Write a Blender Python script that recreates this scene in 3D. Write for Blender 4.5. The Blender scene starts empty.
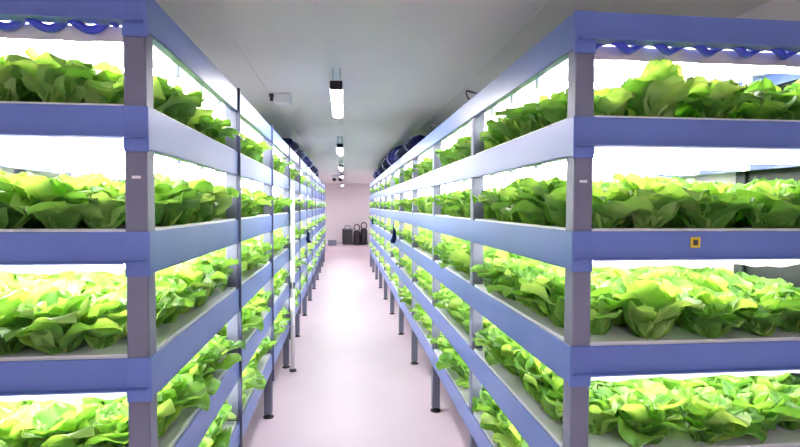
import bpy, math, random
import numpy as np
from mathutils import Vector, Matrix

# ------------------------------------------------------------ camera, world, exposure
sc = bpy.context.scene
col = sc.collection
H = 1.68                                   # eye height
F = 520.0                                  # focal length in pixels of an 800 px wide frame
YAW, PITCH, ROLL = 0.108, 0.034, 0.004
cam_d = bpy.data.cameras.new('camera')
cam_d.sensor_width = 36
cam_d.lens = 36 * F / 800
cam_d.clip_start = 0.02
cam = bpy.data.objects.new('camera', cam_d)
col.objects.link(cam)
cam.matrix_world = (Matrix.Translation((0, 0, H)) @ Matrix.Rotation(-YAW, 4, 'Z') @
                    Matrix.Rotation(math.pi / 2 - PITCH, 4, 'X') @ Matrix.Rotation(ROLL, 4, 'Z'))
sc.camera = cam
w = bpy.data.worlds.new('world'); sc.world = w; w.use_nodes = True
w.node_tree.nodes['Background'].inputs[0].default_value = (0.9, 0.9, 1, 1)
w.node_tree.nodes['Background'].inputs[1].default_value = 0.0
sc.view_settings.view_transform = 'Standard'
sc.view_settings.look = 'None'
sc.view_settings.gamma = 1
sc.view_settings.exposure = 1.5
sc.view_settings.use_curve_mapping = False
TUBE_L, TUBE_R, BATTEN = 19.0, 12.0, 88.0    # lamp strengths: left rack, right rack, ceiling battens
HALL = 22.0                                  # W of each ceiling panel behind the camera

XL, XR = -0.555, 0.713                      # aisle faces of the racks
Y0, BAY, W = 1.56, 1.28, 0.90
WD = {-1: .90, 1: 1.05}
NBAYS = {-1: 11, 1: 10}
LV = [0.605, 0.280, -0.078, -0.443, -0.803, -1.163]
LV = [H + z for z in LV]
CEIL = 2.63
YF, YB, WL, WR = 23.0, -3.0, -1.80, 1.95
BH, EH = 0.122, 0.090                       # aisle beam height, end beam height
PW = 0.062
random.seed(4)
R = random.Random(11)

# ------------------------------------------------------------ helpers
def tag(o, label=None, cat=None, group=None, kind=None):
    if label: o['label'] = label
    if cat: o['category'] = cat
    if group: o['group'] = group
    if kind: o['kind'] = kind
    return o

class MB:
    def __init__(s): s.v = []; s.f = []; s.sm = []
    def add(s, vs, fs, smooth=False):
        n = len(s.v); s.v += [tuple(a) for a in vs]
        s.f += [tuple(i + n for i in f) for f in fs]; s.sm += [smooth] * len(fs)
        return s
    def box(s, x0, x1, y0, y1, z0, z1, b=0.0):
        if b <= 0:
            v = [(x, y, z) for z in (z0, z1) for y in (y0, y1) for x in (x0, x1)]
            return s.add(v, [(0, 2, 3, 1), (4, 5, 7, 6), (0, 1, 5, 4), (2, 6, 7, 3), (0, 4, 6, 2), (1, 3, 7, 5)])
        # chamfered box: 24 vertices
        v = []; idx = {}
        X, Y, Z = (x0, x1), (y0, y1), (z0, z1)
        for i in (0, 1):
            for j in (0, 1):
                for k in (0, 1):
                    sx, sy, sz = (1 - 2 * i) * b, (1 - 2 * j) * b, (1 - 2 * k) * b
                    for a in range(3):
                        idx[i, j, k, a] = len(v)
                        v.append((X[i] + (0 if a == 0 else sx), Y[j] + (0 if a == 1 else sy), Z[k] + (0 if a == 2 else sz)))
        f = []
        q = [(0, 0), (1, 0), (1, 1), (0, 1)]
        for s_ in (0, 1):
            o = 1 if s_ else -1
            f.append([idx[s_, a, c, 0] for a, c in q][::o])
            f.append([idx[a, s_, c, 1] for a, c in q][::-o])
            f.append([idx[a, c, s_, 2] for a, c in q][::o])
        for a in (0, 1):
            for c in (0, 1):
                f.append([idx[0, a, c, 1], idx[1, a, c, 1], idx[1, a, c, 2], idx[0, a, c, 2]][::(1 if a == c else -1) * 1])
                f.append([idx[a, 0, c, 0], idx[a, 1, c, 0], idx[a, 1, c, 2], idx[a, 0, c, 2]][::(-1 if a == c else 1)])
                f.append([idx[a, c, 0, 0], idx[a, c, 1, 0], idx[a, c, 1, 1], idx[a, c, 0, 1]][::(1 if a == c else -1)])
                for k in (0, 1):
                    t = [idx[a, c, k, 0], idx[a, c, k, 1], idx[a, c, k, 2]]
                    f.append(t if (a + c + k) % 2 else t[::-1])
        return s.add(v, f)
    def tube(s, pts, r, n=8, caps=True, radii=None):
        pts = [Vector(p) for p in pts]
        base = len(s.v); prev = None
        for i, p in enumerate(pts):
            t = (pts[min(i + 1, len(pts) - 1)] - pts[max(i - 1, 0)]).normalized()
            if prev is None:
                a = t.orthogonal().normalized()
            else:
                a = (prev - t * prev.dot(t)).normalized()
            prev = a; b = t.cross(a)
            rr = radii[i] if radii else r
            for k in range(n):
                th = 2 * math.pi * k / n
                s.v.append(tuple(p + (a * math.cos(th) + b * math.sin(th)) * rr))
        for i in range(len(pts) - 1):
            for k in range(n):
                k2 = (k + 1) % n
                s.f.append((base + i * n + k, base + i * n + k2, base + (i + 1) * n + k2, base + (i + 1) * n + k)); s.sm.append(True)
        if caps:
            s.f.append(tuple(base + k for k in range(n))[::-1]); s.sm.append(False)
            e = base + (len(pts) - 1) * n
            s.f.append(tuple(e + k for k in range(n))); s.sm.append(False)
        return s
    def lathe(s, prof, c=(0, 0, 0), n=20):
        base = len(s.v)
        for r, z in prof:
            for k in range(n):
                th = 2 * math.pi * k / n
                s.v.append((c[0] + r * math.cos(th), c[1] + r * math.sin(th), c[2] + z))
        for i in range(len(prof) - 1):
            for k in range(n):
                k2 = (k + 1) % n
                s.f.append((base + i * n + k, base + i * n + k2, base + (i + 1) * n + k2, base + (i + 1) * n + k)); s.sm.append(True)
        return s
    def build(s, name, mat, parent=None, loc=None):
        me = bpy.data.meshes.new(name)
        me.from_pydata(s.v, [], s.f); me.update()
        me.polygons.foreach_set('use_smooth', s.sm)
        me.materials.append(mat)
        o = bpy.data.objects.new(name, me); col.objects.link(o)
        if parent: o.parent = parent
        if loc: o.location = loc
        return o

def empty(name, loc=(0, 0, 0)):
    o = bpy.data.objects.new(name, None); col.objects.link(o); o.location = loc
    o.empty_display_size = 0.1
    return o

def mat(name, base, rough=0.5, spec=0.5, metal=0.0, var=0.0, vscale=4.0, bump=0.0, bscale=30.0, base2=None):
    m = bpy.data.materials.new(name); m.use_nodes = True
    nt = m.node_tree; p = nt.nodes['Principled BSDF']
    p.inputs['Base Color'].default_value = (*base, 1)
    p.inputs['Roughness'].default_value = rough
    p.inputs['Metallic'].default_value = metal
    p.inputs['Specular IOR Level'].default_value = spec
    tc = nt.nodes.new('ShaderNodeTexCoord')
    if var or base2:
        n = nt.nodes.new('ShaderNodeTexNoise'); n.inputs['Scale'].default_value = vscale; n.inputs['Detail'].default_value = 5
        nt.links.new(tc.outputs['Object'], n.inputs['Vector'])
        r = nt.nodes.new('ShaderNodeValToRGB')
        b2 = base2 or tuple(c * (1 - var) for c in base)
        r.color_ramp.elements[0].position = .35; r.color_ramp.elements[1].position = .65
        r.color_ramp.elements[0].color = (*b2, 1); r.color_ramp.elements[1].color = (*base, 1)
        nt.links.new(n.outputs['Fac'], r.inputs['Fac']); nt.links.new(r.outputs['Color'], p.inputs['Base Color'])
    if bump:
        n = nt.nodes.new('ShaderNodeTexNoise'); n.inputs['Scale'].default_value = bscale; n.inputs['Detail'].default_value = 4
        nt.links.new(tc.outputs['Object'], n.inputs['Vector'])
        b = nt.nodes.new('ShaderNodeBump'); b.inputs['Strength'].default_value = bump; b.inputs['Distance'].default_value = .01
        nt.links.new(n.outputs['Fac'], b.inputs['Height']); nt.links.new(b.outputs['Normal'], p.inputs['Normal'])
    return m

def emat(name, c, s):
    m = bpy.data.materials.new(name); m.use_nodes = True
    nt = m.node_tree; nt.nodes.remove(nt.nodes['Principled BSDF'])
    e = nt.nodes.new('ShaderNodeEmission'); e.inputs[0].default_value = (*c, 1); e.inputs[1].default_value = s
    nt.links.new(e.outputs[0], nt.nodes['Material Output'].inputs['Surface'])
    return m

def leaf_mat():
    m = bpy.data.materials.new('lettuce_leaf'); m.use_nodes = True
    nt = m.node_tree; nd = nt.nodes; L = nt.links
    nd.remove(nd['Principled BSDF'])
    at = nd.new('ShaderNodeAttribute'); at.attribute_name = 'leafrnd'
    tc = nd.new('ShaderNodeTexCoord')
    no = nd.new('ShaderNodeTexNoise'); no.inputs['Scale'].default_value = 22; no.inputs['Detail'].default_value = 4
    L.new(tc.outputs['Object'], no.inputs['Vector'])
    ad = nd.new('ShaderNodeMath'); ad.operation = 'MULTIPLY_ADD'; ad.inputs[1].default_value = .5
    L.new(no.outputs['Fac'], ad.inputs[0])
    ml = nd.new('ShaderNodeMath'); ml.operation = 'MULTIPLY'; ml.inputs[1].default_value = .7
    L.new(at.outputs['Fac'], ml.inputs[0]); L.new(ml.outputs[0], ad.inputs[2])
    r = nd.new('ShaderNodeValToRGB')
    r.color_ramp.elements[0].position = .15; r.color_ramp.elements[0].color = (.06, .23, .025, 1)
    r.color_ramp.elements[1].position = .95; r.color_ramp.elements[1].color = (.66, .82, .34, 1)
    e = r.color_ramp.elements.new(.55); e.color = (.25, .53, .11, 1)
    L.new(ad.outputs[0], r.inputs['Fac'])
    d = nd.new('ShaderNodeBsdfPrincipled'); d.inputs['Roughness'].default_value = .38
    d.inputs['Specular IOR Level'].default_value = .5
    t = nd.new('ShaderNodeBsdfTranslucent')
    g = nd.new('ShaderNodeMixRGB'); g.blend_type = 'MULTIPLY'; g.inputs[0].default_value = 1; g.inputs[2].default_value = (1.25, 1.1, .45, 1)
    L.new(r.outputs[0], d.inputs['Base Color']); L.new(r.outputs[0], g.inputs[1]); L.new(g.outputs[0], t.inputs[0])
    mx = nd.new('ShaderNodeMixShader'); mx.inputs[0].default_value = .5
    L.new(d.outputs[0], mx.inputs[1]); L.new(t.outputs[0], mx.inputs[2])
    L.new(mx.outputs[0], nd['Material Output'].inputs['Surface'])
    bu = nd.new('ShaderNodeBump'); bu.inputs['Strength'].default_value = .5; bu.inputs['Distance'].default_value = .006
    n2 = nd.new('ShaderNodeTexNoise'); n2.inputs['Scale'].default_value = 55
    L.new(tc.outputs['Object'], n2.inputs['Vector']); L.new(n2.outputs['Fac'], bu.inputs['Height']); L.new(bu.outputs[0], d.inputs['Normal'])
    return m

def film_mat():
    m = mat('white_reflective_film', (.88, .88, .9), .35, bump=.4, bscale=12)
    nt = m.node_tree; p = nt.nodes['Principled BSDF']
    t = nt.nodes.new('ShaderNodeBsdfTranslucent'); t.inputs[0].default_value = (.9, .88, .9, 1)
    mx = nt.nodes.new('ShaderNodeMixShader'); mx.inputs[0].default_value = .5
    nt.links.new(p.outputs[0], mx.inputs[1]); nt.links.new(t.outputs[0], mx.inputs[2])
    nt.links.new(mx.outputs[0], nt.nodes['Material Output'].inputs['Surface'])
    return m

M = dict(
    blue=mat('blue_powder_coat', (.125, .20, .54), .36, .5, var=.10, vscale=3),
    blue2=mat('bright_blue_hose', (.05, .07, .62), .3),
    grey=mat('grey_post_steel', (.175, .185, .265), .45, .5, var=.12, vscale=6),
    darkgrey=mat('shaded_steel_edge', (.07, .08, .16), .4),  # post steel with its unlit tone put into the colour
    white=mat('white_plastic', (.86, .86, .88), .4, var=.04),
    panel=mat('white_shelf_panel', (.80, .80, .83), .5, var=.04),
    film=film_mat(),
    wall=mat('white_wall_panel', (.84, .78, .81), .55, var=.04, vscale=.8),
    ceil=mat('ceiling_panel', (.86, .82, .82), .8, var=.07, vscale=.6),
    floor=mat('pale_epoxy_floor', (.83, .68, .76), .42, .5, var=.05, vscale=1.2),
    shade_panel=mat('dark_green_shade', (.02, .035, .03), .5),  # colour stands for the shade behind the right rack
    black=mat('black_plastic', (.012, .011, .014), .45),
    dark=mat('charcoal_plastic', (.04, .035, .045), .5),
    navy=mat('navy_tarpaulin', (.008, .012, .075), .9, .1, var=.4, vscale=14, bump=.5, bscale=25),
    strap=mat('pale_strap', (.22, .26, .42), .5),
    yellow=mat('yellow_sticker', (.75, .55, .03), .5),
    metal=mat('galvanised_metal', (.6, .58, .62), .35, metal=.6),
    leaf=leaf_mat(),
    tubeL=emat('lit_grow_tube_left', (1, .955, .985), TUBE_L),
    tubeR=emat('lit_grow_tube_right', (1, .965, .97), TUBE_R),
    batten=emat('lit_batten_tube', (1, .95, 1), BATTEN),
)

# ------------------------------------------------------------ the room
def struct(name, mb, m):
    return tag(mb.build(name, m), kind='structure')
struct('floor', MB().box(WL - .1, WR + .1, YB - .1, YF + .1, -.1, 0), M['floor'])
struct('ceiling', MB().box(WL - .1, WR + .1, YB - .1, YF + .1, CEIL, CEIL + .1), M['ceil'])
struct('wall_left', MB().box(WL - .1, WL, YB, YF, 0, CEIL), M['wall'])
struct('wall_right', MB().box(WR, WR + .1, YB, YF, 0, CEIL), M['wall'])
struct('wall_far', MB().box(WL, WR, YF, YF + .1, 0, CEIL), M['wall'])
struct('wall_back', MB().box(WL, WR, YB - .1, YB, 0, CEIL), M['wall'])
b = MB()
for k, x in enumerate((-1.15, -.64, .95)):
    b.box(x - .012, x + .012, YB, YF, CEIL - .004, CEIL)
struct('trim_1', b, M['ceil'])
# dark panel added in the right wall: shade behind the rack put into colour
d = struct('shade_panel_1', MB().box(WR - .045, WR - .005, 1.30, 2.28, .02, 2.08, .004), M['shade_panel'])
b = MB(); b.box(WR - .06, WR, 1.22, 1.30, 0, 2.16, .003); b.box(WR - .06, WR, 2.28, 2.34, 0, 2.16, .003); b.box(WR - .06, WR, 1.30, 2.28, 2.08, 2.16, .003)
struct('trim_2', b, M['shade_panel'])  # frame around the added dark panel
b = MB(); b.tube([(WR - .045, 1.40, 1.02), (WR - .09, 1.40, 1.02), (WR - .09, 1.52, 1.02)], .01, 8); b.build('shade_panel_handle', M['metal'], d)
struct('baseboard_far', MB().box(WL, WR, YF - .02, YF, 0, .08), M['metal'])

# ------------------------------------------------------------ grow racks
def cross_x(side, a, b_):            # a..b_ measured from the aisle face into the rack
    X0 = XL if side < 0 else XR
    s = -1 if side < 0 else 1
    x = sorted((X0 + s * a, X0 + s * b_))
    return x

def child_of(rk, o):
    o.parent = rk
    return o

def dupe(o, loc, parent):
    c = o.copy(); c.parent = parent; c.location = loc; col.objects.link(c)
    return c

def make_rack(side):
    W = WD[side]; NB = NBAYS[side]; YE = Y0 + NB * BAY
    word = 'left' if side < 0 else 'right'
    rk = empty('grow_rack')
    tag(rk, 'long blue and grey multi-tier grow rack lining the %s side of the aisle' % word, 'rack', 'grow racks beside the aisle')
    s = -1 if side < 0 else 1
    X0 = XL if side < 0 else XR
    # posts: an upright with a slotted face, a black levelling foot below
    h = LV[0] - .004
    pm = MB().box(-PW / 2, PW / 2, -PW / 2, PW / 2, .03, h, .004)
    proto = pm.build('post', M['grey'], rk)
    foot = MB().lathe([(0, 0), (.042, 0), (.042, .01), (.016, .02), (.012, .034), (0, .034)], n=12).build('foot', M['black'], proto)
    rib = MB().box(-.009, .009, -.008, .008, .12, h + .002, .002)
    first = True
    for k in range(NB + 1):
        for a in (PW / 2 + .006, W - PW / 2 - .006):
            loc = (X0 + s * a, Y0 + PW / 2 + .006 + (k * BAY if k < NB else NB * BAY - PW - .012), 0)
            if first:
                proto.location = loc; first = False
            else:
                c = dupe(proto, loc, rk); dupe(foot, (0, 0, 0), c)
    # near posts carry small white tally marks, left row has thin flanges before the beams
    p = MB().box(X0 + s * .035 - .012, X0 + s * .035 + .012, Y0 + .003, Y0 + .0052, H + .075, H + .083)
    p.build('tally_sticker', M['white'], rk)
    if side < 0:
        for k in range(1, NB + 1):
            y = Y0 + k * BAY
            MB().box(X0 - .004, X0 + .012, y - .004, y + .008, .30, LV[0] + .012, .002).build('joint_flange', M['darkgrey'], rk)
    # beams
    for li, z in enumerate(LV):
        for a0, a1 in ((0, .006), (W - .006, W)):
            x0, x1 = cross_x(side, a0, a1)
            xl0, xl1 = cross_x(side, a0, a0 + .03) if a0 == 0 else cross_x(side, a1 - .03, a1)
            hh = BH if li else .112
            m_ = MB().box(x0, x1, Y0, YE, z - hh, z, .0015)
            m_.box(xl0, xl1, Y0 + .07, YE - .07, z - hh, z - hh + .004)
            m_.build('side_beam', M['blue'], rk)
        for y0, y1 in ((Y0, Y0 + .006), (YE - .006, YE)):
            x0, x1 = cross_x(side, .006, W - .006)
            m_ = MB().box(x0, x1, y0, y1, z - EH, z, .0015)
            m_.box(x0, x1, min(y0, y1 - .03), max(y1, y0 + .03), z - EH, z - EH + .004)
            m_.build('end_beam', M['blue'], rk)
        # corner sleeves at the near end
        for a0, a1 in ((-.002, .067), (W - .067, W + .002)):
            x0, x1 = cross_x(side, a0, a1)
            MB().box(x0, x1, Y0 - .002, Y0 + .012, z - BH - .006, z + .001, .0015).build('corner_sleeve', M['blue'], rk)
        # wavy strip of white film hanging inside the near end
        if li < 5:
            x0, x1 = cross_x(side, .075, W - .075)
            n = 40; vs = []; fs = []
            for i in range(n + 1):
                x = x0 + (x1 - x0) * i / n
                zz = .004 * math.sin(i * .55 + li) + .003 * math.sin(i * 1.3 + 2 * li)
                yy = Y0 + (.012 if li else .052) + .004 * math.sin(i * .8 + li * 2)
                vs += [(x, yy, z - EH + .002), (x, yy + .003, z - EH - (.026 if li else .042) + zz * (1 if li else .15))]
                if i < n: fs.append((2 * i, 2 * i + 1, 2 * i + 3, 2 * i + 2))
            MB().add(vs, fs, True).build('reflective_film', M['film' if li else 'metal'], rk)
    # shelf panels and growing trays, one per bay and tier
    px0, px1 = cross_x(side, .010, W - .010)
    pproto = MB().box(px0, px1, .004, BAY - .004, -.055, -.035, .002)
    tproto = MB()
    tx0, tx1 = cross_x(side, .012, W - .012)
    tproto.box(tx0, tx1, .016, BAY - .016, -.034, -.022)
    tproto.box(tx0, tx1, .016, .026, -.022, .008); tproto.box(tx0, tx1, BAY - .026, BAY - .016, -.022, .008)
    tproto.box(tx0, tx0 + .01, .026, BAY - .026, -.022, .008); tproto.box(tx1 - .01, tx1, .026, BAY - .026, -.022, .008)
    tproto.box(tx0 + .01, tx1 - .01, .026, BAY - .026, -.014, -.002)
    po = to = None
    for li, z in enumerate(LV):
        for k in range(NB):
            y = Y0 + k * BAY
            if po is None: po = pproto.build('shelf_panel', M['panel'], rk, (0, y, z))
            else: dupe(po, (0, y, z), rk)
            if li > 0:
                if to is None: to = tproto.build('growing_tray', M['white'], rk, (0, y, z))
                else: dupe(to, (0, y, z), rk)
    # grow light tubes run across the rack under each panel
    tm = M['tubeL'] if side < 0 else M['tubeR']
    cx = (px0 + px1) / 2
    tl = W / 2 - .07
    def tube_mb(mb, x, y, z):
        mb.tube([(x - tl, y, z), (x + tl, y, z)], .0125, 6, caps=False)
    tp = None; cap = None; rest = MB(); restc = MB(); cnt = 0
    for k in range(NB):
        for q in range(4):
            for li in range(5):
                y = Y0 + k * BAY + BAY * (q + .5) / 4; z = LV[li] - .112
                if cnt < 100:
                    if tp is None:
                        a = MB(); tube_mb(a, 0, 0, 0); tp = a.build('light_tube', tm, rk, (cx, y, z))
                        caps_ = [MB().box(e * tl - .012, e * tl + .012, -.015, .015, -.016, .058, .003).build('lamp_holder', M['white'], tp) for e in (-1, 1)]
                    else:
                        c = dupe(tp, (cx, y, z), rk); [dupe(q_, (0, 0, 0), c) for q_ in caps_]
                else:
                    tube_mb(rest, cx, y, z)
                cnt += 1
    o = rest.build('light_tube', tm, rk); o['kind'] = 'stuff'
    # twisted bright blue hose tied under the top end beam
    b_ = MB(); pts = []
    x0, x1 = cross_x(side, .085, W - .08)
    n = 150
    for i in range(n + 1):
        t = i / n; th = t * 2 * math.pi * 6.5
        pts.append((x0 + (x1 - x0) * t, Y0 + .03 + .014 * math.cos(th), LV[0] - EH - .002 + .014 * math.sin(th)))
    b_.tube(pts, .0125, 8)
    b_.build('coiled_hose', M['blue2'], rk)
    return rk
rackL = make_rack(-1)
rackR = make_rack(1)

# yellow sticker with dark centre on the right rack's third end beam
zc = LV[2] - .036
st = MB().box(1.108, 1.142, Y0 - .0035, Y0 - .0005, zc - .017, zc + .017, .001).build('yellow_sticker', M['yellow'], rackR)
st['label'] = 'small yellow square sticker with dark mark'
MB().box(1.117, 1.133, Y0 - .0045, Y0 - .0034, zc - .009, zc + .009).build('dark_mark', M['dark'], st)
# little dark socket boxes on the left row's upper tier
for y, z in ((5.55, LV[1] + .19), (8.3, LV[1] + .19)):
    MB().box(XL - .05, XL - .008, y, y + .07, z, z + .05, .004).build('socket_box', M['dark'], rackL)

# ------------------------------------------------------------ lettuce
def leaf_grid(nu, nv, rng, inner, size):
    """one leaf as (nu+1)*(nv+1) points; inner 0 = outermost, 1 = heart"""
    u = np.linspace(-1, 1, nu + 1)[:, None]; v = np.linspace(0, 1, nv + 1)[None, :]
    Ln = size * (0.175 - .045 * inner) * rng.uniform(.88, 1.12)
    Wd = size * (0.060 - .010 * inner) * rng.uniform(.85, 1.2)
    el0 = math.radians(60 + 26 * inner + rng.uniform(-7, 7) - (9 if inner < .2 else 0))
    curl = math.radians(62 - 42 * inner + rng.uniform(-15, 18))
    n = nv + 1
    ang = el0 - curl * (np.linspace(0, 1, n) ** 1.7)
    dr = np.cos(ang); dz = np.sin(ang)
    r = np.concatenate([[0], np.cumsum((dr[1:] + dr[:-1]) / 2)]) * Ln / nv + .008
    z = np.concatenate([[0], np.cumsum((dz[1:] + dz[:-1]) / 2)]) * Ln / nv
    prof = .16 + .84 * np.sin(np.pi * np.clip(.04 + .84 * v ** .85, 0, 1)) ** .9
    prof = prof * (1 - .75 * np.clip((v - .86) / .14, 0, 1) ** 2)
    ph = rng.uniform(0, 6.28, 3)
    s = u * prof * Wd
    nr = -np.sin(ang)[None, :]; nz = np.cos(ang)[None, :]
    cup = (.30 + .25 * rng.uniform(-1, 1)) * Wd * (u ** 2) * prof
    ruf = (np.abs(u) ** 1.5) * Wd * (.17 * np.sin(v * 10 + ph[0] + u * 1.5) + .09 * np.sin(v * 18 + ph[1])) + .05 * Wd * np.sin(u * 5 + ph[2]) * v
    tipr = .14 * Wd * np.sin(u * 7 + ph[1]) * np.clip((v - .7) / .3, 0, 1)
    off = cup + ruf + tipr
    X = r[None, :] + nr * off * 1
    Z = z[None, :] + nz * off
    Y = s + .01 * np.sin(v * 3 + ph[2])
    return np.stack([np.broadcast_to(X, (nu + 1, n)), np.broadcast_to(Y, (nu + 1, n)), np.broadcast_to(Z, (nu + 1, n))], -1)

def lettuce_arrays(nl, nu, nv, seed, size=1.0):
    rng = np.random.default_rng(seed)
    P = []; Q = []; A = []; base = 0
    for i in range(nl):
        inner = i / (nl - 1)
        g = leaf_grid(nu, nv, rng, inner, size).reshape(-1, 3)
        th = i * 2.39996 + rng.uniform(-.25, .25)
        c, s = math.cos(th), math.sin(th)
        rollw = rng.uniform(-.15, .15)
        g = g + np.stack([g[:, 0] * 0, g[:, 0] * 0, g[:, 1] * rollw], -1)
        g = np.stack([g[:, 0] * c - g[:, 1] * s, g[:, 0] * s + g[:, 1] * c, g[:, 2]], -1)
        P.append(g)
        ii, jj = np.meshgrid(np.arange(nu), np.arange(nv), indexing='ij')
        a = base + ii * (nv + 1) + jj
        Q.append(np.stack([a, a + nv + 1, a + nv + 2, a + 1], -1).reshape(-1, 4))
        rv = rng.uniform(.0, .85) * .75 + .25 * inner
        A.append(np.full(len(g), rv)); base += len(g)
    return np.concatenate(P), np.concatenate(Q), np.concatenate(A)

def np_mesh(name, P, Q, A, m):
    me = bpy.data.meshes.new(name)
    me.vertices.add(len(P)); me.vertices.foreach_set('co', P.astype(np.float32).ravel())
    me.loops.add(Q.size); me.loops.foreach_set('vertex_index', Q.astype(np.int32).ravel())
    me.polygons.add(len(Q)); me.polygons.foreach_set('loop_start', (np.arange(len(Q)) * 4).astype(np.int32))
    me.update(calc_edges=True)
    me.polygons.foreach_set('use_smooth', np.ones(len(Q), bool))
    at = me.attributes.new('leafrnd', 'FLOAT', 'POINT'); at.data.foreach_set('value', A.astype(np.float32))
    me.materials.append(m); me.validate()
    return me

NV = 7
hi = [lettuce_arrays(18, 10, 14, 100 + i) for i in range(NV)]
mid = [lettuce_arrays(13, 5, 8, 200 + i) for i in range(5)]
low = [lettuce_arrays(9, 2, 4, 300 + i) for i in range(5)]
hi_me = [np_mesh('lettuce', *a, M['leaf']) for a in hi]

NR, NJ = 5, 7
spots = []
for side in (-1, 1):
    s = side; X0 = XL if side < 0 else XR; W = WD[side]
    for li in range(1, 6):
        for k in range(NBAYS[side]):
            for j in range(NJ):
                for i in range(NR):
                    if k >= 5 and i > 2: continue
                    x = X0 + s * (.115 + i * (W - .23) / (NR - 1)) + R.uniform(-.012, .012)
                    y = Y0 + k * BAY + .10 + j * (BAY - .20) / (NJ - 1) + R.uniform(-.014, .014)
                    sz = R.uniform(.88, 1.12) * (1.10 if li == 1 else 1.24)
                    if i in (0, NR - 1) and j in (0, NJ - 1):
                        x += (s if i == 0 else -s) * .03; y += .04 if j == 0 else -.03; sz *= .9
                    if i == 0 and j == 0 and k == 0:
                        x += s * .035; y += .02; sz *= .88
                    spots.append((side, li, k, j, i, x, y, LV[li], sz, R.uniform(0, 6.28), R.uniform(-.10, .10), R.uniform(-.10, .10)))
def inframe(x, y, z):
    c, s_ = math.cos(YAW), math.sin(YAW)
    X = x * c - y * s_; D = x * s_ + y * c
    return D > .2 and abs(X / D * F) < 425
def dist(p): return math.sqrt(p[5] ** 2 + p[6] ** 2 + (p[7] + .1 - H) ** 2)
cand = [n for n, p in enumerate(spots) if inframe(p[5], p[6], p[7]) and (p[4] <= (1 if p[1] > 1 else 0) or (p[2] == 0 and p[3] <= (1 if p[1] > 2 else 0)))]
cand.sort(key=lambda n: dist(spots[n]))
keep = set(cand[:300])
ordw = ['first', 'second', 'third', 'fourth', 'fifth', 'sixth', 'seventh']
tierw = {1: 'top', 2: 'second', 3: 'third', 4: 'fourth', 5: 'lowest'}
PP, QQ, AA = [], [], []; base = 0
for n, (side, li, k, j, i, x, y, z, sz, rot, tx, ty) in enumerate(spots):
    if n in keep:
        o = bpy.data.objects.new('lettuce', hi_me[n % NV]); col.objects.link(o)
        o.location = (x, y, z - .002); o.rotation_euler = (tx, ty, rot); o.scale = (sz, sz, sz)
        sw = 'left' if side < 0 else 'right'
        nth = k * NJ + j
        names = ordw + ['eighth', 'ninth', 'tenth', 'eleventh', 'twelfth', 'thirteenth', 'fourteenth', 'fifteenth', 'sixteenth', 'seventeenth',
                        'eighteenth', 'nineteenth', 'twentieth', '21st', '22nd', '23rd', '24th', '25th', '26th', '27th', '28th', '29th', '30th', '31st', '32nd']
        rw = ['aisle edge', 'second line in', 'third line in', 'fourth line in', 'fifth line in'][i]
        tag(o, 'green lettuce, %s rack, %s tier, %s, %s plant from the near end' % (sw, tierw[li], rw, names[nth]),
            'lettuce', 'lettuces on the %s tier of the %s rack' % (tierw[li], sw))
    else:
        P, Q, A = (mid if k < 4 else low)[n % 5]
        c, s_ = math.cos(rot), math.sin(rot)
        G = np.stack([P[:, 0] * c - P[:, 1] * s_ + tx * P[:, 2], P[:, 0] * s_ + P[:, 1] * c + ty * P[:, 2], P[:, 2]], -1) * sz + np.array([x, y, z - .002])
        PP.append(G); QQ.append(Q + base); AA.append(A); base += len(P)
o = bpy.data.objects.new('lettuce_crop', np_mesh('lettuce_crop', np.concatenate(PP), np.concatenate(QQ), np.concatenate(AA), M['leaf']))
col.objects.link(o)
tag(o, 'dense green lettuce crop filling the rack tiers further down the aisle', 'lettuce crop', None, 'stuff')

# ------------------------------------------------------------ ceiling lights
BX = -.05
def batten(y, label, grp='batten lights along the ceiling'):
    t = empty('ceiling_light', (BX, y, CEIL)); tag(t, label, 'light', grp)
    L = 1.22; zb = -.15
    MB().box(-.046, .046, .02, L - .02, zb + .016, zb + .05, .004).box(-.046, -.042, .02, L - .02, zb - .006, zb + .018).box(.042, .046, .02, L - .02, zb - .006, zb + .018).build('housing', M['white'], t)  # side lips added to keep the tube's direct light off the ceiling
    for yy in (.0, L):
        e = MB().box(-.042, .042, yy - .022, yy + .022, zb - .022, zb + .035, .006); e.build('end_cap', M['black'], t)
    MB().tube([(-.0, .022, zb), (0, L - .022, zb)], .016, 12, caps=False).build('tube', M['batten'], t)
    for yy in (.10, L - .10):
        for xx in (-.025, .025):
            MB().tube([(xx, yy, zb + .05), (xx, yy, 0)], .004, 6).build('hanger', M['metal'], t)
batten(3.55, 'nearest batten light hanging over the aisle')
batten(7.1, 'second batten light from the camera, over the aisle')
batten(10.7, 'third batten light over the aisle, small and far')
batten(13.9, 'fourth batten light over the aisle, close to the hanging lamp unit')
batten(20.0, 'last batten light, added before the far wall to brighten it')  # extra lamp added to keep the far wall bright

batten(-1.6, 'unseen batten light added behind the viewer to light the near rack ends')  # out-of-view lamp added to brighten the end beams and near posts
# twin lamp unit hanging far down the aisle
t = empty('emergency_light', (-.19, 15.8, CEIL))
tag(t, 'dark twin-headed lamp unit hanging under the ceiling near the far wall', 'light')
MB().box(-.16, .16, -.03, .03, -.12, -.03, .008).build('battery_box', M['white'], t)
MB().tube([(0, 0, -.03), (0, 0, 0)], .012, 8).build('rod', M['metal'], t)
for e in (-1, 1):
    MB().lathe([(0, 0), (.05, .01), (.062, .05), (.05, .09), (0, .10)], (e * .09, -.02, -.22), 16).build('lamp_head', M['black'], t)
# little camera with white box
t = empty('ceiling_sensor', (-.60, 4.55, CEIL))
tag(t, 'small white ceiling box with a dark bracket above the left rack', 'sensor')
MB().box(.01, .15, -.02, .10, -.085, 0, .008).build('housing', M['white'], t)
b = MB(); b.box(-.03, .005, -.01, .03, -.03, 0, .003); b.tube([(-.012, .01, -.03), (-.012, .01, -.06)], .014, 10); b.build('bracket', M['dark'], t)

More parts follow.
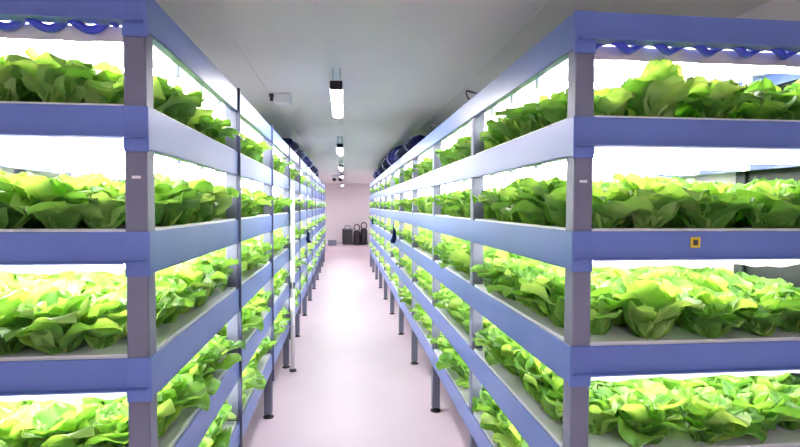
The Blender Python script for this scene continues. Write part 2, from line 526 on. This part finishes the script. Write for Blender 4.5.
# ------------------------------------------------------------ things on and around the racks
def bundle(name, x0, x1, y0, y1, h, seed, label, grp):
    r = np.random.default_rng(seed); n, m_ = 44, 14
    t = empty(name, ((x0 + x1) / 2, (y0 + y1) / 2, LV[0])); tag(t, label, 'tarpaulin', grp)
    cx, cy = (x0 + x1) / 2, (y0 + y1) / 2
    vs = []; fs = []
    for i in range(n + 1):
        a = i / n; y = y0 + (y1 - y0) * a - cy
        taper = min(1, a * 8 + .25, (1 - a) * 8 + .25)
        for j in range(m_):
            th = 2 * math.pi * j / m_
            rad = 1 + .10 * math.sin(3 * th + a * 9 + seed) + .07 * math.sin(5 * th - a * 23) + r.uniform(-.04, .04)
            xx = math.cos(th) * (x1 - x0) / 2 * rad * (.7 + .3 * taper)
            zz = h * .5 * taper * (1 + math.sin(th) * rad)
            zz = max(.002, zz)
            vs.append((xx, y, zz))
    for i in range(n):
        for j in range(m_):
            j2 = (j + 1) % m_
            fs.append((i * m_ + j, i * m_ + j2, (i + 1) * m_ + j2, (i + 1) * m_ + j))
    fs.append(tuple(range(m_))); fs.append(tuple(n * m_ + j for j in range(m_))[::-1])
    MB().add(vs, fs, True).build('folded_sheet', M['navy'], t)
    for q in (.25, .72):
        y = y0 + (y1 - y0) * q - cy
        pts = [(math.cos(2 * math.pi * j / 20) * (x1 - x0) / 2 * 1.12, y, max(.004, h * .5 * (1 + 1.13 * math.sin(2 * math.pi * j / 20)))) for j in range(21)]
        MB().tube(pts, .011, 6, caps=False).build('strap', M['strap'], t)
g = 'navy tarpaulin bundles on the rack tops'
bundle('tarpaulin_bundle', .70, .98, 5.3, 7.5, .15, 1, 'nearest navy tarpaulin bundle lying on top of the right rack', g)
bundle('tarpaulin_bundle', .70, 1.08, 7.55, 9.9, .29, 2, 'tall middle navy tarpaulin bundle on top of the right rack', g)
bundle('tarpaulin_bundle', .70, 1.0, 9.95, 12.4, .22, 3, 'farthest navy tarpaulin bundle on top of the right rack', g)
bundle('tarpaulin_bundle', -.82, -.53, 5.6, 7.6, .13, 4, 'nearer navy tarpaulin bundle on top of the left rack', g)
bundle('tarpaulin_bundle', -.82, -.53, 7.8, 11.5, .17, 5, 'farther navy tarpaulin bundle on top of the left rack', g)

# cable loops over the top beam of the right rack
def cable(y, label):
    pts = []
    for i in range(25):
        a = i / 24
        pts.append((XR + .05 - .075 * math.sin(a * math.pi), y + .22 * a + .02 * math.sin(a * 9), LV[0] + .007 + .035 * math.sin(a * math.pi)))
    tag(MB().tube(pts, .005, 6).build('cable', M['black']), label, 'cable', 'black cables on the right rack top')
cable(2.80, 'black cable loop poking over the right rack top, nearest the camera')
cable(4.05, 'black cable loop on the right rack top, second from the camera')

def cloth_bag(x, y, ztop, h, wd, label):
    t = empty('cloth_bag', (x, y, ztop)); tag(t, label, 'bag', 'navy bags hanging from the racks')
    prof = [(.006, 0), (.012, -.1 * h), (.25 * wd, -.35 * h), (.42 * wd, -.7 * h), (.5 * wd, -.9 * h), (.40 * wd, -h), (0, -h)]
    b = MB(); b.lathe(prof[::-1], n=14)
    b.v = [(vx * .5 + .01 * math.sin(vz * 60), vy * (1 + .15 * math.sin(vz * 40)), vz) for vx, vy, vz in b.v]
    b.build('sack', M['navy'], t)
    s = -1 if x > 0 else 1
    MB().tube([(0, 0, -.02), (0, 0, .03), (-s * .012, 0, .045)], .004, 6).build('cord', M['dark'], t)
cloth_bag(XR - .045, 6.95, LV[2] - .17, .25, .15, 'small navy cloth bag hanging from the right rack, the nearer one')
cloth_bag(XR - .045, 12.0, LV[2] - .15, .20, .14, 'tiny navy cloth bag hanging far down the right rack')
cloth_bag(XL + .045, 7.6, LV[3] + .10, .20, .13, 'small navy cloth bag hanging on the left rack')

# white water pipe with a dark valve before the left rack
t = empty('water_pipe', (XL + .045, 5.30, 0)); tag(t, 'white vertical water pipe with dark valve standing against the left rack', 'pipe')
MB().tube([(0, 0, .02), (0, 0, 1.92)], .023, 12).build('riser', M['white'], t)
MB().lathe([(0, 0), (.035, 0), (.035, .02), (.022, .03), (0, .03)], n=14).build('floor_flange', M['dark'], t)
MB().box(-.022, .022, -.022, .022, .84, .91, .006).build('valve', M['dark'], t)
for z in (.45, 1.3, 1.85):
    MB().box(-.032, .02, -.02, .02, z, z + .02, .003).build('clip', M['metal'], t)
# grey conduit on the wall behind the left rack
t = empty('conduit', (-1.60, 2.78, 0)); tag(t, 'grey conduit pipe upright behind the left rack', 'pipe')
MB().tube([(0, 0, 0), (0, 0, CEIL - .02)], .026, 12).build('pipe', M['grey'], t)
for z in (.5, 1.4, 2.3):
    MB().box(-.19, .0, -.012, .012, z, z + .02, .002).build('bracket', M['grey'], t)

# ------------------------------------------------------------ equipment at the far end
def sprayer(x, y, label, h=.62):
    t = empty('sprayer_tank', (x, y, 0)); tag(t, label, 'sprayer', 'black sprayer tanks at the far end')
    b = MB().lathe([(0, 0), (.13, 0), (.15, .04), (.15, .30), (.145, h - .08), (.11, h - .01), (.05, h + .02), (0, h + .02)], n=20); b.build('tank', M['black'], t)
    pts = [(.12 * math.cos(a), 0, h + .12 + .14 * math.sin(a)) for a in [math.radians(-60 + 300 * i / 24) for i in range(25)]]
    MB().tube(pts, .022, 8).build('carry_handle', M['black'], t)
    MB().tube([(.0, -.15, .12), (-.02, -.20, .3), (.0, -.16, .5)], .014, 8).build('hose', M['dark'], t)
    for e in (-1, 1):
        MB().tube([(e * .16, .0, .06), (e * .19, 0, .06)], .06, 14).build('wheel', M['dark'], t)
sprayer(.56, 22.2, 'black sprayer tank with ring handle, left of the pair at the far wall')
sprayer(.86, 22.3, 'taller black sprayer tank with ring handle rightmost at the far wall', .70)
t = empty('pump_cabinet', (.16, 22.3, 0)); tag(t, 'black pump cabinet with rounded lid at the far wall', 'cabinet')
MB().box(-.22, .22, -.2, .2, .05, .66, .015).build('body', M['black'], t)
MB().box(-.24, .24, -.22, .22, .66, .70, .01).build('lid', M['grey'], t)
MB().tube([(-.13, -.1, .70), (-.10, -.1, .82), (.10, -.1, .82), (.13, -.1, .70)], .02, 8).build('handle', M['grey'], t)
for ex in (-.16, .16):
    for ey in (-.14, .14):
        MB().tube([(ex - .015, ey, .03), (ex + .015, ey, .03)], .03, 12).build('caster', M['black'], t)
t = empty('storage_crate', (-.60 + .12, 21.4 + .6, 0)); tag(t, 'low grey open crate standing on the floor left of the cabinet', 'crate')
b = MB(); b.box(-.17, .17, -.14, .14, 0, .015)
for e in (-1, 1):
    b.box(min(e * .17, e * .155), max(e * .17, e * .155), -.14, .14, .015, .22); b.box(-.155, .155, min(e * .14, e * .125), max(e * .14, e * .125), .015, .22)
b.build('box', M['grey'], t)
for e in (-1, 1):
    MB().box(min(e * .172, e * .186), max(e * .172, e * .186), -.05, .05, .16, .18).build('grip', M['dark'], t)
